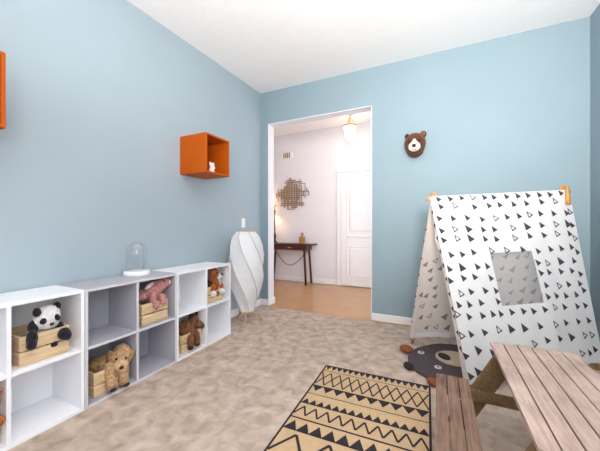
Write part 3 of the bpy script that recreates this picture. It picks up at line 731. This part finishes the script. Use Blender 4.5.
# ------------------------------------------------------------------ hall furniture
t = thing('console_table', 'dark walnut console table with splayed legs against the hall wall', 'table', (-2.45, 4.88, 0))
MB().box((-.6, -.15, .725), (.4, .15, .75), M['darkwood'], .004).build('tabletop', t)
MB().box((-.53, -.13, .635), (.3, .13, .725), M['darkwood'], .002).build('apron', t)
dr = MB().box((-.24, -.136, .648), (.15, -.13, .714), M['darkwood'], .002).build('drawer', t)
MB().box((-.075, -.146, .67), (-.005, -.136, .69), M['brass'], .003).build('drawer_pull', dr)
for sx, a, c in ((1, .25, .29), (-1, -.48, -.54)):
    for sy in (-1, 1):
        MB().bar((a, sy*.11, .64), (c, sy*.125, 0), .034, .03, M['darkwood'], (0, 1, 0), .004).build('leg', t)
t = thing('table_lamp', 'slim dark table lamp at the left end of the hall console table', 'lamp', (-2.9, 4.9, .75))
MB().lathe([(0, 0), (.055, 0), (.055, .012), (.03, .03), (.018, .07), (.026, .1), (.03, .14), (.02, .18), (.012, .2), (.012, .6), (.018, .62), (.01, .64), (0, .64)], M['black'], n=24).build('lamp_base', t)
MB().tube([(0, 0, .6), (0, 0, .73), (-.06, 0, .76), (-.16, 0, .76)], .006, M['black'], 8).build('lamp_arm', t)
MB().tube([(-.01, 0, .73), (.05, 0, .73)], .005, M['black'], 8).build('finial', t)
MB().lathe([(.045, 0), (.1, -.16), (.098, -.16), (.043, 0)], M['shade'], (-.16, 0, .75), 28).build('lamp_shade', t)
t = thing('bottle', 'small amber ceramic bottle on the right of the console table', 'bottle', (-2.3, 4.9, .75))
MB().box((-.06, -.03, 0), (.06, .03, .135), M['amber'], .012).build('bottle_body', t)
MB().lathe([(.02, .13), (.02, .165), (.026, .17), (.026, .19), (.012, .2), (.012, .215), (0, .22)], M['bronze'], n=18).build('bottle_stopper', t)
cable = MB().tube([Vector((-2.95+.02, 5.02, .56)).lerp(Vector((-2.25, 4.99, .6)), i/20) + Vector((0, 0, -.3*math.sin(PI*i/20)*(1-.25*i/20))) for i in range(21)], .006, M['black'], 6).build('lamp_cord')
tag(cable, 'dark lamp cord drooping under the hall console table', 'cord')
t = thing('wall_sculpture', 'bronze grid of crossed metal strips hung on the hall wall', 'wall art', (-2.58, YH, 1.71))
rnd = random.Random(3)
def ext(a, ha, hb): return hb*max(.25, 1-(abs(a)/ha)**2.2)**.6
for i in range(17):
    z = -.3+i*.0375; l = ext(z, .34, .37)
    a, b = -l+rnd.uniform(0, .22), l-rnd.uniform(0, .22); h = rnd.choice((.006, .009, .013))
    MB().box((a, -.034, z-h), (b, -.028, z+h), M['bronze']).build('horizontal_strip', t)
for i in range(20):
    x = -.35+i*.037; l = ext(x, .39, .32)
    a, b = -l+rnd.uniform(0, .2), l-rnd.uniform(0, .2); h = rnd.choice((.006, .009, .012))
    MB().box((x-h, -.028, a), (x+h, -.022, b), M['bronze']).build('vertical_strip', t)
for x in (-.2, .2): MB().box((x-.008, -.03, -.01), (x+.008, 0, .01), M['bronze']).build('wall_mount', t)
t = thing('door_chime', 'white door chime box with a bronze centre high on hall wall', 'door chime', (-2.69, YH, 2.47))
MB().box((-.12, -.04, -.055), (.12, 0, .055), M['plaswht'], .008).build('chime_cover', t)
gr = MB()
for i in range(4): gr.box((-.075+i*.04, -.046, -.05), (-.05+i*.04, -.04, .05), M['bronze'], .002)
gr.build('chime_grille', t)
PY = 4.55
t = thing('pendant_light', 'lit white glass pendant light with brass fittings in the hall', 'pendant light', (-1.285, PY, ZC))
MB().lathe([(0, 0), (.06, 0), (.06, -.012), (.02, -.03), (0, -.03)], M['brass'], n=28).build('canopy', t)
MB().tube([(0, 0, -.02), (0, 0, -.19)], .007, M['brass'], 10).build('rod', t)
for k in range(3):
    a = 2*PI*k/3+.5
    MB().tube([(.012*math.cos(a), .012*math.sin(a), -.06), (.1*math.cos(a), .1*math.sin(a), -.2)], .004, M['brass'], 8).build('support_arm', t)
MB().lathe([(.107, -.195), (.112, -.2), (.112, -.218), (.105, -.222), (.104, -.197)], M['brass'], n=32).build('brass_ring', t)
MB().lathe([(.1, -.21), (.108, -.222), (.098, -.25), (.086, -.3), (.08, -.36), (.066, -.415), (.04, -.45), (0, -.462)], M['lampglass'], n=36).build('glass_shade', t)
MB().lathe([(0, 0), (.012, -.004), (.008, -.018), (0, -.026)], M['brass'], (0, 0, -.46), 14).build('finial', t)

# ------------------------------------------------------------------ light
def light(kind, name, loc, energy, col, size=1., size_y=None, target=None, radius=None):
    l = bpy.data.lights.new(name, kind); l.energy = energy; l.color = col
    if kind == 'AREA':
        l.shape = 'RECTANGLE'; l.size = size; l.size_y = size_y or size
    elif radius: l.shadow_soft_size = radius
    o = bpy.data.objects.new(name, l); C.objects.link(o); o.location = loc
    if target: o.rotation_euler = (Vector(target)-Vector(loc)).to_track_quat('-Z', 'Y').to_euler()
    return o
light('AREA', 'window_daylight_right', (XR-.03, -.7, 1.6), 36, (.97, .98, 1.), 1.5, 1.7, (-2.2, .3, 1.1))
light('AREA', 'window_daylight_front', (-.4, YF+.03, 1.6), 10, (.98, .98, 1.), 2.2, 1.8, (.0, 3., .9))
k = light('AREA', 'ceiling_fill', (.1, -.35, 1.6), 92, (1., .98, .97), .9, .9, (.15, .8, 2.9)); k.data.spread = math.radians(140)  # unseen fill lamp, added to brighten the ceiling
k = light('AREA', 'back_wall_fill_beam', (.55, YF+.06, 1.75), 9.5, (1., .93, .86), .5, .5, (.25, 3.3, 1.95)); k.data.spread = math.radians(50)  # added narrow beam, makes the bright patch on back wall and tent
light('POINT', 'pendant_bulb', (-1.285, PY, ZC-.62), 3.2, (1., .85, .66), radius=.08)
light('POINT', 'table_lamp_bulb', (-3.06, 4.88, 1.42), 7, (1., .72, .42), radius=.05)
light('AREA', 'hall_fill', (HXR-.05, 4.25, 1.1), 34, (.72, .83, 1.), 1.3, 1.8, (-3., 4.7, .5))  # added cool fill lamp, the hall has no window here
wd = bpy.data.worlds.new('sky'); S.world = wd; wd.use_nodes = True
wd.node_tree.nodes['Background'].inputs[0].default_value = (.8, .88, 1., 1); wd.node_tree.nodes['Background'].inputs[1].default_value = 1.

# ------------------------------------------------------------------ camera
cam = bpy.data.cameras.new('camera'); co = bpy.data.objects.new('camera', cam); C.objects.link(co)
cam.sensor_fit = 'HORIZONTAL'; cam.sensor_width = 36; cam.lens = 288/600*36; cam.clip_start = .02
cam.shift_y = .5/600
co.location = (0, 0, 1.08); co.rotation_euler = (PI/2, 0, math.atan(138/288))
S.camera = co
S.view_settings.view_transform = 'Standard'; S.view_settings.look = 'None'; S.view_settings.exposure = .2; S.view_settings.gamma = 1.
S.cycles.max_bounces = 10; S.cycles.diffuse_bounces = 6; S.cycles.use_denoising = True
